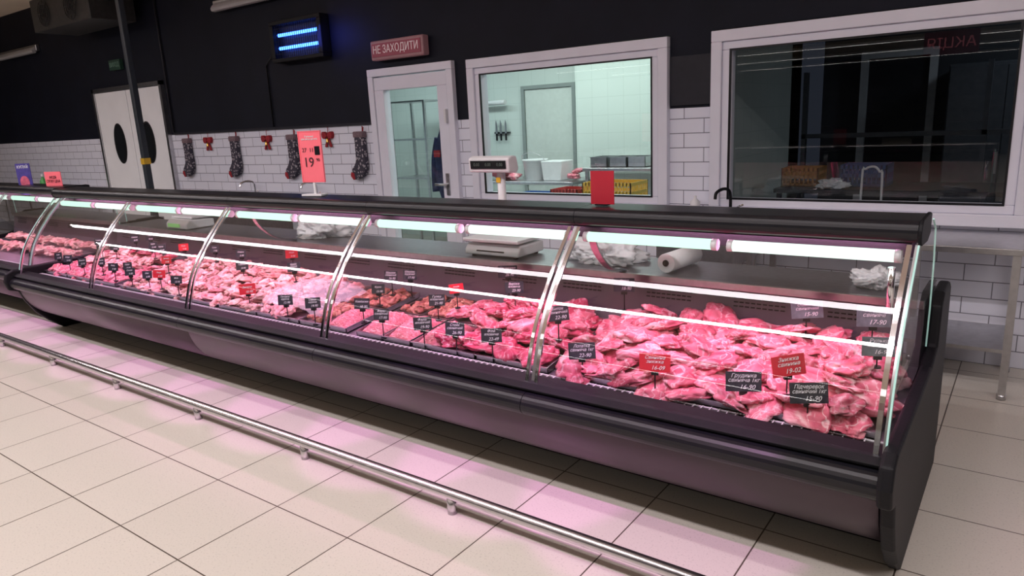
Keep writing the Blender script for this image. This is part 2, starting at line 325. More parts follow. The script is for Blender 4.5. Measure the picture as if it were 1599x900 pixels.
# ------------------------------------------------------------ counter builder
CURVE=catmull([(2.262,.535),(2.29,.63),(2.328,.73),(2.38,.82),(2.445,.91),(2.52,1.0),(2.595,1.08),(2.64,1.13)],5)
def ribbon(pts,t):
    out=[];inn=[]
    for i,p in enumerate(pts):
        a=pts[max(i-1,0)];b=pts[min(i+1,len(pts)-1)]
        d=Vector((b[0]-a[0],b[1]-a[1])).normalized(); n=Vector((-d.y,d.x))
        out.append((p[0]+n.x*t,p[1]+n.y*t)); inn.append((p[0]-n.x*t,p[1]-n.y*t))
    return out+inn[::-1]
def counter(root,X0,X1,n,yo=0,seams=()):
    w=(X1-X0)/n
    def S(pts): return [(a+yo,b) for a,b in pts]
    J=[X0+w*i for i in range(n+1)]
    bm=NB(); prof(bm,S([(2.40,.185),(2.375,.178),(2.43,.155),(2.50,.15),(2.90,.14),(2.92,0),(3.45,0),(3.45,.185)]),X0,X1); mk('kick_base',bm,M_blackm,root)
    PJ=[X0]+[J[s] for s in seams]+[X1]
    for i in range(len(PJ)-1):
        bm=NB(); pr=catmull([(2.235,.415),(2.248,.36),(2.278,.29),(2.325,.225),(2.38,.178)],4)
        prof(bm,S(pr+[(2.42,.18),(2.33,.42)]),PJ[i]+.002,PJ[i+1]-.002); o=mk('front_panel',bm,M_panel,root)
        for f in o.data.polygons: f.use_smooth=abs(f.normal.x)<.5
    for i in range(n):
        bm=NB(); c=[(2.222+.05*math.cos(t),.46+.048*math.sin(t)) for t in [math.radians(a) for a in range(80,291,15)]]
        prof(bm,S([(2.33,.52),(2.30,.52),(2.25,.512)]+c+[(2.28,.41),(2.33,.42)]),J[i]+.0015,J[i+1]-.0015); mk('bumper',bm,M_black,root)
    bm=NB(); prof(bm,S([(2.33,.515),(2.33,.545),(2.245,.54),(2.215,.525),(2.22,.513),(2.25,.513)]),X0,X1); mk('glass_rail',bm,M_blackm,root,bevel=.003)
    bm=NB(); prof(bm,S([(2.33,.47),(2.33,.50),(2.45,.50),(3.07,.57),(3.07,.53)]),X0+.01,X1-.01); mk('display_deck',bm,M_deck,root)
    bm=NB(); prof(bm,S([(3.065,.565),(3.115,.80),(3.14,.80),(3.10,.565)]),X0+.01,X1-.01); mk('inner_back_wall',bm,M_inner,root)
    for i in range(n):
        for gx in (.12,.55,.95):
            bm=NB()
            xa=J[i]+gx*w/1.31
            prof(bm,[(3.065+(z-.565)*.213+yo-d,z) for z,d in ((.72,.001),(.772,.001),(.772,-.004),(.72,-.004))],xa-.006,xa+.24,mi=1)
            for r in range(3):
                z=.725+.018*r; y=3.065+(z-.565)*.213+yo
                for k in range(9):
                    xx=xa+k*.026
                    box(bm,xx,xx+.019,y-.0035,y+.004,z,z+.006)
            g=mk('vent_grille',bm,[M_black,M_inner],root)
    bm=NB(); box(bm,X0+.01,X1-.01,3.10+yo,3.52+yo,.80,.83); mk('worktop',bm,M_worktop,root,bevel=.004)
    bm=NB(); box(bm,X0+.01,X1-.01,3.085+yo,3.105+yo,.80,.835); mk('worktop_edge_strip',bm,M_steel,root,bevel=.003)
    bm=NB(); box(bm,X0+.01,X1-.01,3.42+yo,3.45+yo,.185,.80); mk('rear_panel',bm,M_inner,root)
    bm=NB()
    for k in range(int((X1-X0)/.033)):
        x=X0+.02+k*.033; box(bm,x,x+.004,2.335+yo,2.43+yo,.508,.512)
    for y in (2.337,2.38,2.428): box(bm,X0+.02,X1-.02,y+yo,y+.004+yo,.504,.509)
    mk('wire_grille',bm,M_white,root)
    for i in range(n):
        bm=NB(); c=[(2.665+.036*math.cos(t),1.172+.038*math.sin(t)) for t in [math.radians(a) for a in range(90,241,15)]]
        prof(bm,S([(2.86,1.205),(2.84,1.212)]+c+[(2.66,1.138),(2.80,1.145),(2.86,1.17)]),J[i]+.001,J[i+1]-.001)
        mk('canopy',bm,M_black,root)
    bm=NB(); prof(bm,S([(2.67,1.138),(2.67,1.130),(2.785,1.130),(2.785,1.062),(2.795,1.062),(2.795,1.138)]),X0+.02,X1-.02); mk('added_lamp_shield',bm,M_blackm,root)  # black lip added to keep the tubes out of the window's reflection
    for i in range(n):
        for h in range(2):
            a=J[i]+.045+h*(w/2-.015); b=a+w/2-.10
            bm=NB(); tube(bm,[(a,2.685+yo,1.083),(b,2.685+yo,1.083)],.022,16); mk('fluorescent_tube',bm,M_tubeG if h==0 else M_tubeW,root)
            for e0,e1 in ((a-.022,a),(b,b+.022)):
                bm=NB(); tube(bm,[(e0,2.685+yo,1.083),(e1,2.685+yo,1.083)],.0235,12); mk('tube_socket',bm,M_white,root)
        bm=NB(); prof(bm,S(CURVE),J[i]+.022,J[i+1]-.022,closed=False); mk('curved_glass_panel',bm,M_glass,root,smooth=True)
    for i in range(n+1):
        for s in (-1,1):
            if i==0 and s<0 or i==n and s>0: continue
            xc=J[i]+s*.023
            bm=NB(); prof(bm,S(ribbon(CURVE,.005)),xc-.008,xc+.008); mk('chrome_divider_strip',bm,M_chrome,root)
        bm=NB(); prof(bm,S(ribbon([(p[0]+.012,p[1]) for p in CURVE],.005)),J[i]-.007,J[i]+.007); mk('glass_hinge_arm',bm,M_steel,root)
    END=[(2.52,0),(3.45,0),(3.48,.25),(3.50,.60),(3.49,.82),(3.44,.845),(3.24,.845),(3.17,.80),(3.14,.64),(3.0,.60),(2.32,.575),(2.22,.575),(2.165,.55),(2.145,.48),(2.165,.41),(2.235,.385),(2.265,.30),(2.33,.18),(2.42,.08)]
    for xe,s in ((X0,-1),(X1,1)):
        bm=NB(); prof(bm,S(END),min(xe,xe+s*.045),max(xe,xe+s*.045)); mk('end_panel',bm,M_blackm,root,bevel=.012)
        bm=NB(); G=S(CURVE[1:]+[(2.70,1.14),(2.86,1.17),(3.0,1.17),(3.10,1.12),(3.14,.98),(3.15,.80),(3.13,.64),(3.0,.61),(2.33,.58)])
        xg=xe+s*.004
        bm.faces.new([bm.verts.new((xg,a,b)) for a,b in G]); mk('end_glass',bm,M_glass,root)
        bm=NB(); prof(bm,S(ribbon(CURVE,.004)),xg-.003,xg+.003); mk('glass_edge',bm,M_gedge,root)
        bm=NB(); prof(bm,S(ribbon([(3.0,1.17),(3.10,1.12),(3.14,.98),(3.15,.80),(3.13,.64)],.0025)),xg-.003,xg+.003); mk('glass_edge',bm,M_gedge,root)
        bm=NB(); c=[(2.668+.042*math.cos(t),1.17+.044*math.sin(t)) for t in [math.radians(a) for a in range(90,271,15)]]
        prof(bm,S([(2.87,1.21),(2.84,1.217)]+c+[(2.80,1.12),(2.87,1.14)]),min(xe,xe+s*.012),max(xe,xe+s*.012)); mk('canopy_end_cap',bm,M_blackm,root,bevel=.003)
    return J
X0,X1=-6.865,-.295
root=empty('meat_display_counter',(-3.58,2.9,0),'long black serve-over meat counter with curved glass front and chrome dividers','display counter')
J=counter(root,X0,X1,5,seams=(2,))
for xs_ in (-1.63,-4.26):
    bm=NB(); pts=catmull([(2.80,1.14),(2.82,1.06),(2.87,.97),(2.98,.88),(3.10,.85),(3.14,.835)],4)
    prof(bm,ribbon(pts,.004),xs_-.018,xs_+.018); mk('canopy_support_arm',bm,M_steel,root)
bm=NB(); tube(bm,[(-.36,2.60,1.06),(-.36,2.62,.90)],.012); mk('support_rod',bm,M_chrome,root)
root2=empty('neighbouring_display_counter',(-8.2,3.1,0),'second meat counter with curved glass beside the long one','display counter')
counter(root2,-9.6,-6.98,2,yo=.12)

# ------------------------------------------------------------ rail
rr=empty('guard_rail',(-4,1.985,0),'low stainless steel floor guard rail on short posts','guard rail')
bm=NB(); tube(bm,[(-10.6,1.985,.088),(.35,1.985,.088)],.0235,20); mk('rail_tube',bm,M_rail,rr)
for k in range(-2,9):
    x=-1.85-.97*k
    bm=NB(); tube(bm,[(x,1.985,0),(x,1.985,.075)],.021,16); mk('rail_post',bm,M_rail,rr)

# ------------------------------------------------------------ trays
def deckz(y): return .50+max(0,(y-2.45))*.113
def tray(x0,x1,y0,y1,mat,label,h=.03):
    bm=NB(); z0,z1=deckz(y0)+.004,deckz(y1)+.004; t=.004
    def wall(xa,xb,ya,yb,za,zb,h): 
        vs=[bm.verts.new(p) for p in [(xa,ya,za),(xb,ya,za),(xb,yb,zb),(xa,yb,zb),(xa,ya,za+h),(xb,ya,za+h),(xb,yb,zb+h),(xa,yb,zb+h)]]
        for f in [(0,3,2,1),(4,5,6,7),(0,1,5,4),(1,2,6,5),(2,3,7,6),(3,0,4,7)]: bm.faces.new([vs[i] for i in f])
    wall(x0,x1,y0,y0+t,z0,z0,h); wall(x0,x1,y1-t,y1,z1,z1,h); wall(x0,x0+t,y0,y1,z0,z1,h); wall(x1-t,x1,y0,y1,z0,z1,h)
    wall(x0,x1,y0,y1,z0,z1,.004)
    box(bm,x0-.004,x1+.004,y0-.010,y0+.002,z0+h-.004,z0+h)
    o=mk('display_tray',bm,mat,base=((x0+x1)/2,(y0+y1)/2,z0))
    return thing(o,label,'tray','trays on the counter deck')
for i in range(5):
    for k in range(3):
        a=J[i]+.035+k*.415
        if i==3 and k==0 or i==2 and k==2: 
            for (p,q) in ((2.45,2.74),(2.755,3.045)):
                tray(a,a+.195,p,q,M_steel,'small rectangular steel tray on the counter deck')
                tray(a+.205,a+.40,p,q,M_steel,'small rectangular steel tray on the counter deck')
        else: tray(a,a+.405,2.45,3.045,M_steel,'deep rectangular steel tray under piled meat')

# ------------------------------------------------------------ meat
def lump(name,seed,size,amp,freq,mat,flat=.5,bend=0,crease=.18,sub=4):
    bm=NB(); bmesh.ops.create_icosphere(bm,subdivisions=sub,radius=1)
    off=Vector((seed*3.1,seed*1.7,seed*.9))
    for v in bm.verts:
        p=v.co.copy(); n1=noise.noise(p*freq+off); n2=noise.noise(p*freq*2.6+off*2); n3=noise.noise(p*freq*1.1+off*3)
        r=1+amp*n1+amp*.35*n2-crease*max(0,1-abs(n3)*7)
        q=Vector((p.x*r,p.y*r,p.z*r))
        if q.z<0: q.z*=flat
        q.x*=1+.25*noise.noise(Vector((p.y*1.3,seed,0)))
        q.z+=bend*q.x*q.x+.25*noise.noise(Vector((p.x*2.2+seed,p.y*2.2,1)))
        v.co=Vector((q.x*size[0],q.y*size[1],q.z*size[2]))
    for f in bm.faces: f.smooth=True
    me=bpy.data.meshes.new(name); bm.to_mesh(me); bm.free(); me.materials.append(mat); return me
def place(name,meshes,pts,label,cat,group,tilt=.35):
    for (x,y,z,s) in pts:
        o=bpy.data.objects.new(name,random.choice(meshes)); COL.objects.link(o)
        o.location=(x,y,z); o.scale=(s,s,s*random.uniform(.85,1.15))
        o.rotation_euler=(random.uniform(-tilt,tilt)+.12,random.uniform(-tilt,tilt),random.uniform(0,6.28))
        thing(o,label,cat,group)
def grid(x0,x1,y0,y1,nx,ny,lift,jit,s=(.85,1.15),rise=0):
    out=[]
    for j in range(ny):
        for i in range(nx):
            x=x0+(i+.5+(.5 if j%2 else 0)*.6)*(x1-x0)/(nx+.3)+random.uniform(-jit,jit); y=y0+(j+.5)*(y1-y0)/ny+random.uniform(-jit,jit)
            x=min(max(x,x0),x1); 
            out.append((x,y,deckz(y)+lift+rise*(y-2.45)+random.uniform(-.006,.008),random.uniform(*s)))
    return out
pork=[lump('pork_chunk',s,(.104,.070,.036),.45,1.3,P_pork,bend=random.uniform(-.2,.12)) for s in range(1,11)]
beef=[lump('beef_chunk',s+20,(.12,.085,.045),.42,1.2,P_beef) for s in range(1,5)]
wing=[lump('chicken_piece',s+40,(.058,.034,.024),.5,1.6,P_chick,bend=random.uniform(-.3,.3)) for s in range(1,8)]
maru=[lump('marinated_piece',s+60,(.034,.028,.020),.4,1.7,P_marin,sub=3) for s in range(1,4)]
LP='raw pink pork cut with pale fat heaped on a tray'
LB='deep red beef cut lying on a steel tray'
place('pork_cut',pork,grid(-1.60,-.33,2.42,3.05,9,5,.032,.008,(.95,1.2)),LP,'raw meat','pork cuts in the counter')
place('pork_cut',pork,grid(-1.55,-.35,2.45,3.03,8,5,.064,.018,(.8,1.15),rise=.05),LP,'raw meat','pork cuts in the counter')
place('pork_cut',pork,grid(-1.48,-.40,2.54,3.02,7,4,.092,.025,(.7,1.1),rise=.06),LP,'raw meat','pork cuts in the counter')
place('beef_cut',beef,grid(-2.30,-1.64,2.46,3.02,4,4,.035,.01,(.8,1.0)),LB,'raw meat','beef cuts in the counter')
place('pork_cut',pork,grid(-2.28,-1.66,2.66,3.0,4,3,.075,.015,(.8,1.0)),LP,'raw meat','pork cuts in the counter')
place('beef_cut',beef,grid(-2.26,-1.74,2.72,3.0,3,2,.095,.015,(.7,.9)),LB,'raw meat','beef cuts in the counter')
place('pork_cut',pork,grid(-2.50,-2.30,2.78,3.02,2,2,.045,.01,(.7,.9)),LP,'raw meat','pork cuts in the counter')
def mince(x0,x1,y0,y1,hh):
    bm=NB(); nx,ny=30,30; V=[]
    for j in range(ny+1):
        row=[]
        for i in range(nx+1):
            u,v=i/nx,j/ny; x=x0+(x1-x0)*u; y=y0+(y1-y0)*v
            m=(math.sin(math.pi*u)**.5)*(math.sin(math.pi*v)**.5) if 0<u<1 and 0<v<1 else 0
            z=deckz(y)+.012+hh*m+.012*m*noise.noise(Vector((x*90,y*90,0)))+.01*m*noise.noise(Vector((x*30,y*30,3)))
            row.append(bm.verts.new((x,y,z)))
        V.append(row)
    for j in range(ny):
        for i in range(nx): bm.faces.new([V[j][i],V[j][i+1],V[j+1][i+1],V[j+1][i]])
    o=mk('minced_meat',bm,P_mince,base=((x0+x1)/2,(y0+y1)/2,deckz(y0)+.01),smooth=True)
    thing(o,'mound of coarse pink minced meat in a steel tray','minced meat','minced meat mounds',kind='stuff')
a3=J[3]+.035
mince(a3+.01,a3+.185,2.46,2.73,.07); mince(a3+.215,a3+.39,2.46,2.73,.07); mince(J[3]+.46,J[3]+.63,2.46,2.74,.06)
a2=J[2]+.035+2*.415
LM='brownish orange marinated meat cube in a small tray'
for (p,q) in ((a2+.03,a2+.17),(a2+.235,a2+.37),(a3+.03,a3+.17),(a3+.235,a3+.37)):
    place('marinated_meat_cube',maru,grid(p,q,2.78,3.03,4,5,.028,.006),LM,'marinated meat','marinated meat cubes')
place('marinated_meat_cube',maru,grid(a2+.03,a2+.17,2.48,2.73,4,5,.028,.006),LM,'marinated meat','marinated meat cubes')
mince(a2+.215,a2+.39,2.46,2.73,.06)
LC='pale pink raw chicken piece heaped on a tray'
place('chicken_piece',wing,grid(-5.50,-3.45,2.45,3.04,19,6,.03,.012,(1.0,1.35)),LC,'raw chicken','chicken pieces in the counter')
place('chicken_piece',wing,grid(-5.45,-3.5,2.52,3.02,18,5,.060,.015,(.85,1.3),rise=.04),LC,'raw chicken','chicken pieces in the counter')
place('pork_cut',pork,grid(-6.8,-5.55,2.45,3.02,8,4,.03,.012,(.7,.95)),LP,'raw meat','pork cuts in the counter')
place('chicken_piece',wing,grid(-6.6,-5.7,2.62,3.0,8,3,.075,.015,(.9,1.3)),LC,'raw chicken','chicken pieces in the counter')
place('beef_cut',beef,grid(-6.3,-5.5,2.85,3.02,4,1,.09,.01,(.5,.7)),LB,'raw meat','beef cuts in the counter')
for yy in (2.7,2.95):
    place('chicken_piece',wing,[(x+random.uniform(-.02,.02),yy+.12,deckz(yy)+.05,1.5) for x in [-9.2+.14*k for k in range(16)]],LC,'raw chicken','chicken pieces in the second counter')
bm=NB(); V=[]
for j in range(25):
    V.append([bm.verts.new((-3.86+.60*i/34,2.50+.42*j/24,deckz(2.5+.42*j/24)+.125-.06*max(0,abs(i/17-1)**4)-.05*max(0,abs(j/12-1)**4)+.02*noise.noise(Vector((i*.35,j*.35,0)))+.012*abs(noise.noise(Vector((i*.9,j*.9,5)))))) for i in range(35)])
for j in range(24):
    for i in range(34): bm.faces.new([V[j][i],V[j][i+1],V[j+1][i+1],V[j+1][i]])
thing(mk('plastic_film',bm,M_film,base=(-3.56,2.7,.6),smooth=True),'crinkled clear plastic film draped over meat','plastic film')

# ------------------------------------------------------------ price tags
def tag(x,y,z,w,h,red,word,price,yaw,hc):
    hc+=.012
    rt=empty('price_tag',(x,y,z),('black','red','glare-greyed black')[red]+' chalkboard price tag handwritten in white, on a black stand','price tag','price tags in the counter',rz=yaw)
    bm=NB(); tube(bm,[(0,.006,0),(0,.006,hc)],.0028,8); tube(bm,[(0,.006,0),(0,.006,.006)],.016,12); box(bm,-.014,.014,-.004,.010,hc-h/2-.014,hc-h/2+.008)
    st=mk('tag_stand',bm,M_black); st.parent=rt
    bm=NB(); box(bm,-w/2,w/2,-.0012,.0012,-h/2,h/2); c=mk('tag_card',bm,(M_cardblack,M_red,M_cardglare)[red],bevel=.0008); c.parent=rt; c.location=(0,0,hc)
    roll=random.uniform(-.12,.02); c.rotation_euler=(-.18,roll,0)
    textmesh('product_writing',word,h*.27,M_chalk,c,(0,-.003,h*.19),(math.pi/2,0,0),extrude=.0004,shear=.3,space=.85,maxw=w*.88)
    textmesh('price_writing',price,h*.32,M_chalk,c,(w*.1,-.003,-h*.27),(math.pi/2,0,0),extrude=.0004,shear=.3,maxw=w*.6)
T=[
(-.785,2.425,.50,.125,.073,0,'Грудинка\nсвиняча 1кг','16-90',.42,.125),(-.56,2.425,.50,.125,.073,0,'Підчеревок\nсвинячий 1кг','15-90',.42,.125),
(-1.47,2.44,.50,.115,.07,0,'Лопатка\nсвиняча 1кг','22-90',.35,.13),(-1.13,2.42,.50,.12,.07,1,'Свинина\nзнижка','16-09',.3,.14),
(-.64,2.46,.60,.12,.075,1,'Знижка\nсвинина','19-02',.7,.10),(-.70,2.93,.68,.12,.07,2,'Ошийок\nсвинячий','15-90',.3,.10),(-.45,2.9,.68,.12,.08,2,'Ребра\nсвинячі','17-90',.35,.11),
(-.40,2.72,.66,.11,.07,2,'Рулька\nсвиняча','16-90',.4,.07),(-1.55,2.98,.67,.10,.065,0,'Окіст\nсвинячий','18-90',.3,.12),(-1.70,2.62,.60,.10,.07,0,'Биток\nсвинячий','22-90',.5,.12),
(-1.95,2.44,.50,.10,.065,0,'Філе\nяловиче','22-49',.35,.13),(-2.17,2.44,.50,.10,.065,0,'Стейк\nсвинячий','26-90',.3,.13),(-2.38,2.44,.50,.10,.065,0,'Фарш\nяловичий','19-90',.35,.13),
(-2.67,2.44,.52,.085,.06,0,'Фарш\nсвинячий','17-90',.4,.12),(-2.11,2.85,.64,.10,.06,0,'Вирізка\nяловича','23-90',.3,.11),(-2.26,3.0,.66,.11,.065,0,'Яловичина\nзадня','26-90',.3,.13),
(-2.44,2.62,.60,.09,.06,0,'Гуляш\nяловичий','21-90',.35,.10),(-2.46,2.80,.62,.08,.05,1,'Акція','19-90',.5,.10),(-2.88,2.50,.56,.09,.06,0,'Ковбаски','18-90',.4,.10),
(-3.08,2.92,.60,.09,.06,0,'Шашлик\nсвинячий','16-90',.3,.11),(-2.92,2.92,.60,.09,.06,0,'Шашлик\nкурячий','17-90',.3,.13),(-2.96,2.70,.60,.085,.055,0,'Курка','15-90',.3,.09),
(-3.47,2.44,.50,.10,.06,0,'Печінка\nкуряча','12-90',.35,.13),(-3.22,2.44,.52,.10,.06,0,'Серце\nкуряче','14-90',.35,.12),(-3.82,2.78,.64,.10,.06,0,'Крило\nкуряче','9-90',.3,.09),
(-3.87,2.46,.56,.11,.065,1,'Знижка','10-90',.5,.09),(-4.10,2.98,.66,.09,.055,1,'Акція','9-90',.5,.10),(-4.35,2.75,.62,.09,.055,0,'Гомілка','8-90',.5,.08),
(-4.66,2.44,.54,.09,.055,0,'Філе','13-90',.4,.10),(-4.88,2.44,.56,.10,.055,1,'Акція','8-90',.4,.10),(-5.3,2.44,.54,.09,.055,0,'Стегно','9-90',.4,.10),
(-5.64,2.48,.54,.09,.06,0,'Рагу','7-90',.4,.10),(-5.5,2.80,.64,.09,.06,0,'Курча','10-90',.3,.10),(-5.72,2.85,.64,.09,.06,0,'Індик','15-90',.3,.10),
(-6.15,2.92,.66,.10,.06,0,'Свинина','16-90',.3,.10),(-5.95,2.95,.66,.09,.06,0,'Окіст','18-90',.3,.12),(-5.35,2.9,.66,.09,.055,1,'Акція','9-90',.4,.08),
(-6.16,2.48,.54,.09,.06,0,'Лопатка','15-90',.3,.10),(-6.47,2.50,.54,.10,.06,0,'Ребра','14-90',.3,.10),(-6.70,2.52,.54,.09,.06,0,'Сало','11-90',.3,.10),
(-6.30,2.7,.63,.09,.06,0,'Рулька','9-90',.3,.09),(-5.1,2.62,.62,.09,.055,1,'Знижка','8-90',.3,.09),
(-6.05,2.70,.64,.09,.055,0,'Шийка','19-90',.35,.09),(-4.95,2.92,.66,.085,.055,0,'Гузка','7-90',.35,.09),(-4.55,2.88,.66,.085,.055,0,'Спинка','5-90',.35,.09),(-5.05,2.44,.54,.085,.055,0,'Шия','6-90',.35,.10),
(-5.45,2.50,.56,.085,.055,0,'Серце','12-90',.35,.10),(-5.88,2.50,.56,.085,.055,0,'Шлунки','8-90',.35,.10),(-6.55,2.80,.64,.09,.055,0,'Голяшка','9-90',.35,.09),
]
for t in T: tag(*t)

# ------------------------------------------------------------ things on the worktop
def bag(x,y,s,seed,label):
    bm=NB(); bmesh.ops.create_icosphere(bm,subdivisions=5,radius=1); off=Vector((seed,seed*2,0))
    for v in bm.verts:
        p=v.co.copy(); n=noise.noise(p*1.6+off); n2=abs(noise.noise(p*3.7+off)); n3=abs(noise.noise(p*8+off))
        r=1+.6*n-.5*n2+.28*n3
        q=p*r; q.z=max(q.z,-.45); v.co=Vector((q.x*s[0],q.y*s[1],(q.z+.45)*s[2]))
    o=mk('plastic_bag',bm,M_bag,smooth=True); o.location=(x,y,.832); thing(o,label,'plastic bag','plastic bags on the worktop'); return o
bag(-1.82,3.33,(.19,.13,.10),3,'crumpled white plastic bag beside the scale')
bag(-4.22,3.36,(.21,.14,.11),8,'bunched white plastic bags on the steel worktop')
bag(-.52,3.30,(.09,.10,.05),5,'small crumpled white plastic bag at the worktop end')
o=NB(); tube(o,[(-1.42,3.17,.882),(-1.39,3.45,.882)],.047,28); r=mk('bag_roll',o,M_paper,base=(-1.4,3.32,.833)); thing(r,'white roll of thin plastic bags lying on worktop','bag roll')
bm=NB(); tube(bm,[(-1.4205,3.165,.882),(-1.42,3.171,.882)],.016,20); mk('roll_core',bm,M_blackm,root=r)

sc=empty('shop_scale',(-2.50,3.30,.83),'white shop scale with raised pole display on the worktop','scale')
bm=NB(); prof(bm,[(3.16,.843),(3.16,.870),(3.19,.905),(3.42,.905),(3.42,.843)],-2.69,-2.30); mk('scale_body',bm,M_white,sc,bevel=.01)
for x in (-2.64,-2.34):
    for y in (3.19,3.39):
        bm=NB(); tube(bm,[(x,y,.831),(x,y,.848)],.015); mk('foot',bm,M_black,sc)
bm=NB(); box(bm,-2.70,-2.30,3.16,3.43,.918,.938); box(bm,-2.52,-2.46,3.25,3.32,.90,.92); mk('weighing_platform',bm,M_white,sc,bevel=.004)
bm=NB(); prof(bm,[(3.158,.866),(3.186,.897),(3.19,.90),(3.162,.862)],-2.60,-2.40); mk('keypad_display',bm,M_screen,sc)
bm=NB(); tube(bm,[(-2.58,3.41,.88),(-2.58,3.41,1.30)],.025,16); box(bm,-2.62,-2.54,3.38,3.44,.90,.98); mk('display_pole',bm,M_white,sc)
bm=NB(); box(bm,-2.597,-2.567,3.380,3.385,1.24,1.27); mk('price_sticker',bm,M_yellow,sc)
bm=NB(); prof(bm,[(3.33,1.305),(3.325,1.385),(3.36,1.398),(3.41,1.395),(3.43,1.32),(3.41,1.295)],-2.76,-2.46); mk('display_head',bm,M_white,sc,bevel=.01)
bm=NB(); prof(bm,[(3.323,1.325),(3.320,1.372),(3.327,1.372),(3.330,1.325)],-2.74,-2.48); mk('lcd_screen',bm,M_screen,sc)
for k in range(3):
    textmesh('lcd_digits','0.00',.026,M_lcddim,sc,(-2.69+.085*k+2.50,3.3175-3.30,1.349-.83),(math.pi/2,0,0))
s2=empty('shop_scale',(-5.85,3.3,.83),'low white shop scale with green display on the worktop','scale')
bm=NB(); prof(bm,[(3.14,.835),(3.14,.88),(3.18,.915),(3.40,.90),(3.40,.835)],-6.02,-5.70); mk('scale_body',bm,M_white,s2,bevel=.01)
bm=NB(); box(bm,-5.98,-5.80,3.134,3.139,.85,.88); mk('lcd_screen',bm,M_lcdg,s2)
bm=NB(); box(bm,-6.02,-5.70,3.2,3.40,.92,.935); mk('weighing_platform',bm,M_white,s2)

def loc(bm,name,mat,rt,**k):
    o=mk(name,bm,mat,**k); o.parent=rt; return o
ps=empty('price_sign',(-3.48,2.75,1.214),'coral red upright price sign on a small white stand','sign',rz=.2)
bm=NB(); box(bm,-.078,.078,-.003,.003,.085,.375); loc(bm,'sign_board',M_redlit,ps,bevel=.002)
bm=NB(); ring(bm,-.083,.083,.080,.380,.005,-.006,.006); loc(bm,'sign_frame',M_redlit,ps)
bm=NB(); box(bm,-.008,.008,-.006,.006,.01,.08); prof(bm,[(-.075,-.04),(.075,-.04),(.06,.04),(-.06,.04)],0,.012,'z'); loc(bm,'sign_stand',M_white,ps,bevel=.003)
textmesh('small_print',"В упаковці\nціна дійсна для всіх",.015,M_chalk,ps,(0,-.005,.34),(math.pi/2,0,0),maxw=.12)
textmesh('date_print',"27  11",.034,M_txt,ps,(-.018,-.005,.268),(math.pi/2,0,0))
bm=NB(); box(bm,.032,.068,-.006,-.003,.24,.29); loc(bm,'black_label',M_black,ps)
textmesh('price_print',"19",.080,M_txt,ps,(-.02,-.005,.195),(math.pi/2,0,0),extrude=.001)
textmesh('price_pence_print',"90",.026,M_txt,ps,(.05,-.005,.21),(math.pi/2,0,0))
rc=empty('red_card',(-1.53,2.75,1.214),'plain red card standing on the counter top','sign',rz=.05)
bm=NB(); box(bm,-.056,.056,-.002,.002,.005,.15); loc(bm,'card',M_redd,rc)
bm=NB(); box(bm,-.03,.03,-.015,.015,0,.006); loc(bm,'card_foot',M_black,rc)
bs=empty('promo_sign',(-8.02,2.86,1.216),'blue promotional sign with a picture, on a stand','sign','promotional signs',rz=.4)
M_bl=pbr('indigo_print',(.05,.04,.20),.5,noise_amt=.3,nscale=25,emit=(.05,.03,.2),es=.2)
bm=NB(); box(bm,-.085,.085,-.003,.003,-.10,.20); loc(bm,'sign_board',M_bl,bs)
bm=NB(); box(bm,-.008,.008,.003,.01,-.25,.0); loc(bm,'sign_stand',M_black,bs)
textmesh('sign_print',"КУПУЙ",.04,M_chalk,bs,(0,-.005,.165),(math.pi/2,0,0))
bm=NB(); prof(bm,[(.055*math.cos(2*math.pi*k/20),.02+.06*math.sin(2*math.pi*k/20)) for k in range(20)],-.006,-.0035,'y'); loc(bm,'picture_patch',pbr('pink_print',(.6,.12,.2),.5,noise_amt=.3,nscale=30),bs)
r2=empty('promo_sign',(-7.32,2.84,1.20),'red landscape promotional sign standing on the counter','sign','promotional signs',rz=.3)
bm=NB(); box(bm,-.10,.10,-.003,.003,.0,.14); loc(bm,'sign_board',M_redlit,r2)
textmesh('sign_print',"АКЦІЯ\nСУПЕР ЦІНА",.035,M_txt,r2,(0,-.005,.07),(math.pi/2,0,0),maxw=.17)

# ------------------------------------------------------------ wall fittings
zp=empty('insect_killer_lamp',(-6.25,4.9,2.28),'black electric insect killer with two blue glowing tubes','insect killer')
xa,xb,za,zb=-6.62,-5.84,2.33,2.68
bm=NB(); box(bm,xa,xb,4.965,4.995,za,zb); mk('back_housing',bm,pbr('black_reflector',(.006,.008,.02),.5,0,noise_amt=.1),zp,bevel=.01)
bm=NB(); box(bm,xa-.02,xb+.02,4.88,4.99,zb-.01,zb+.03); box(bm,xa-.02,xb+.02,4.88,4.99,za-.03,za+.01); box(bm,xa-.02,xa+.04,4.88,4.99,za+.01,zb-.01); box(bm,xb-.04,xb+.02,4.88,4.99,za+.01,zb-.01); mk('outer_frame',bm,M_blackm,zp,bevel=.006)
for z in (2.44,2.57):
    bm=NB(); tube(bm,[(xa+.08,4.92,z),(xb-.08,4.92,z)],.016); mk('uv_tube',bm,M_uv,zp)
bm=NB()
for k in range(22):
    x=xa+.03+k*.034; box(bm,x,x+.005,4.893,4.896,za,zb)
for z in (za+.05,(za+zb)/2,zb-.05): box(bm,xa+.03,xb-.03,4.891,4.893,z,z+.004)
mk('wire_guard',bm,M_blackm,zp)
sg=empty('warning_sign',(-4.855,4.93,2.2),'red and white wall sign above the glazed door','sign')
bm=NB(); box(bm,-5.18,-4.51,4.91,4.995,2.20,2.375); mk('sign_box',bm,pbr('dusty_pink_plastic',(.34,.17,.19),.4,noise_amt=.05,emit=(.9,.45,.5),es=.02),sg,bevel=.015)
bm=NB(); box(bm,-5.155,-4.535,4.903,4.909,2.228,2.348); mk('sign_face',bm,pbr('dark_red_print',(.20,.025,.05),.4,noise_amt=.05,emit=(.6,.1,.14),es=.07),sg)
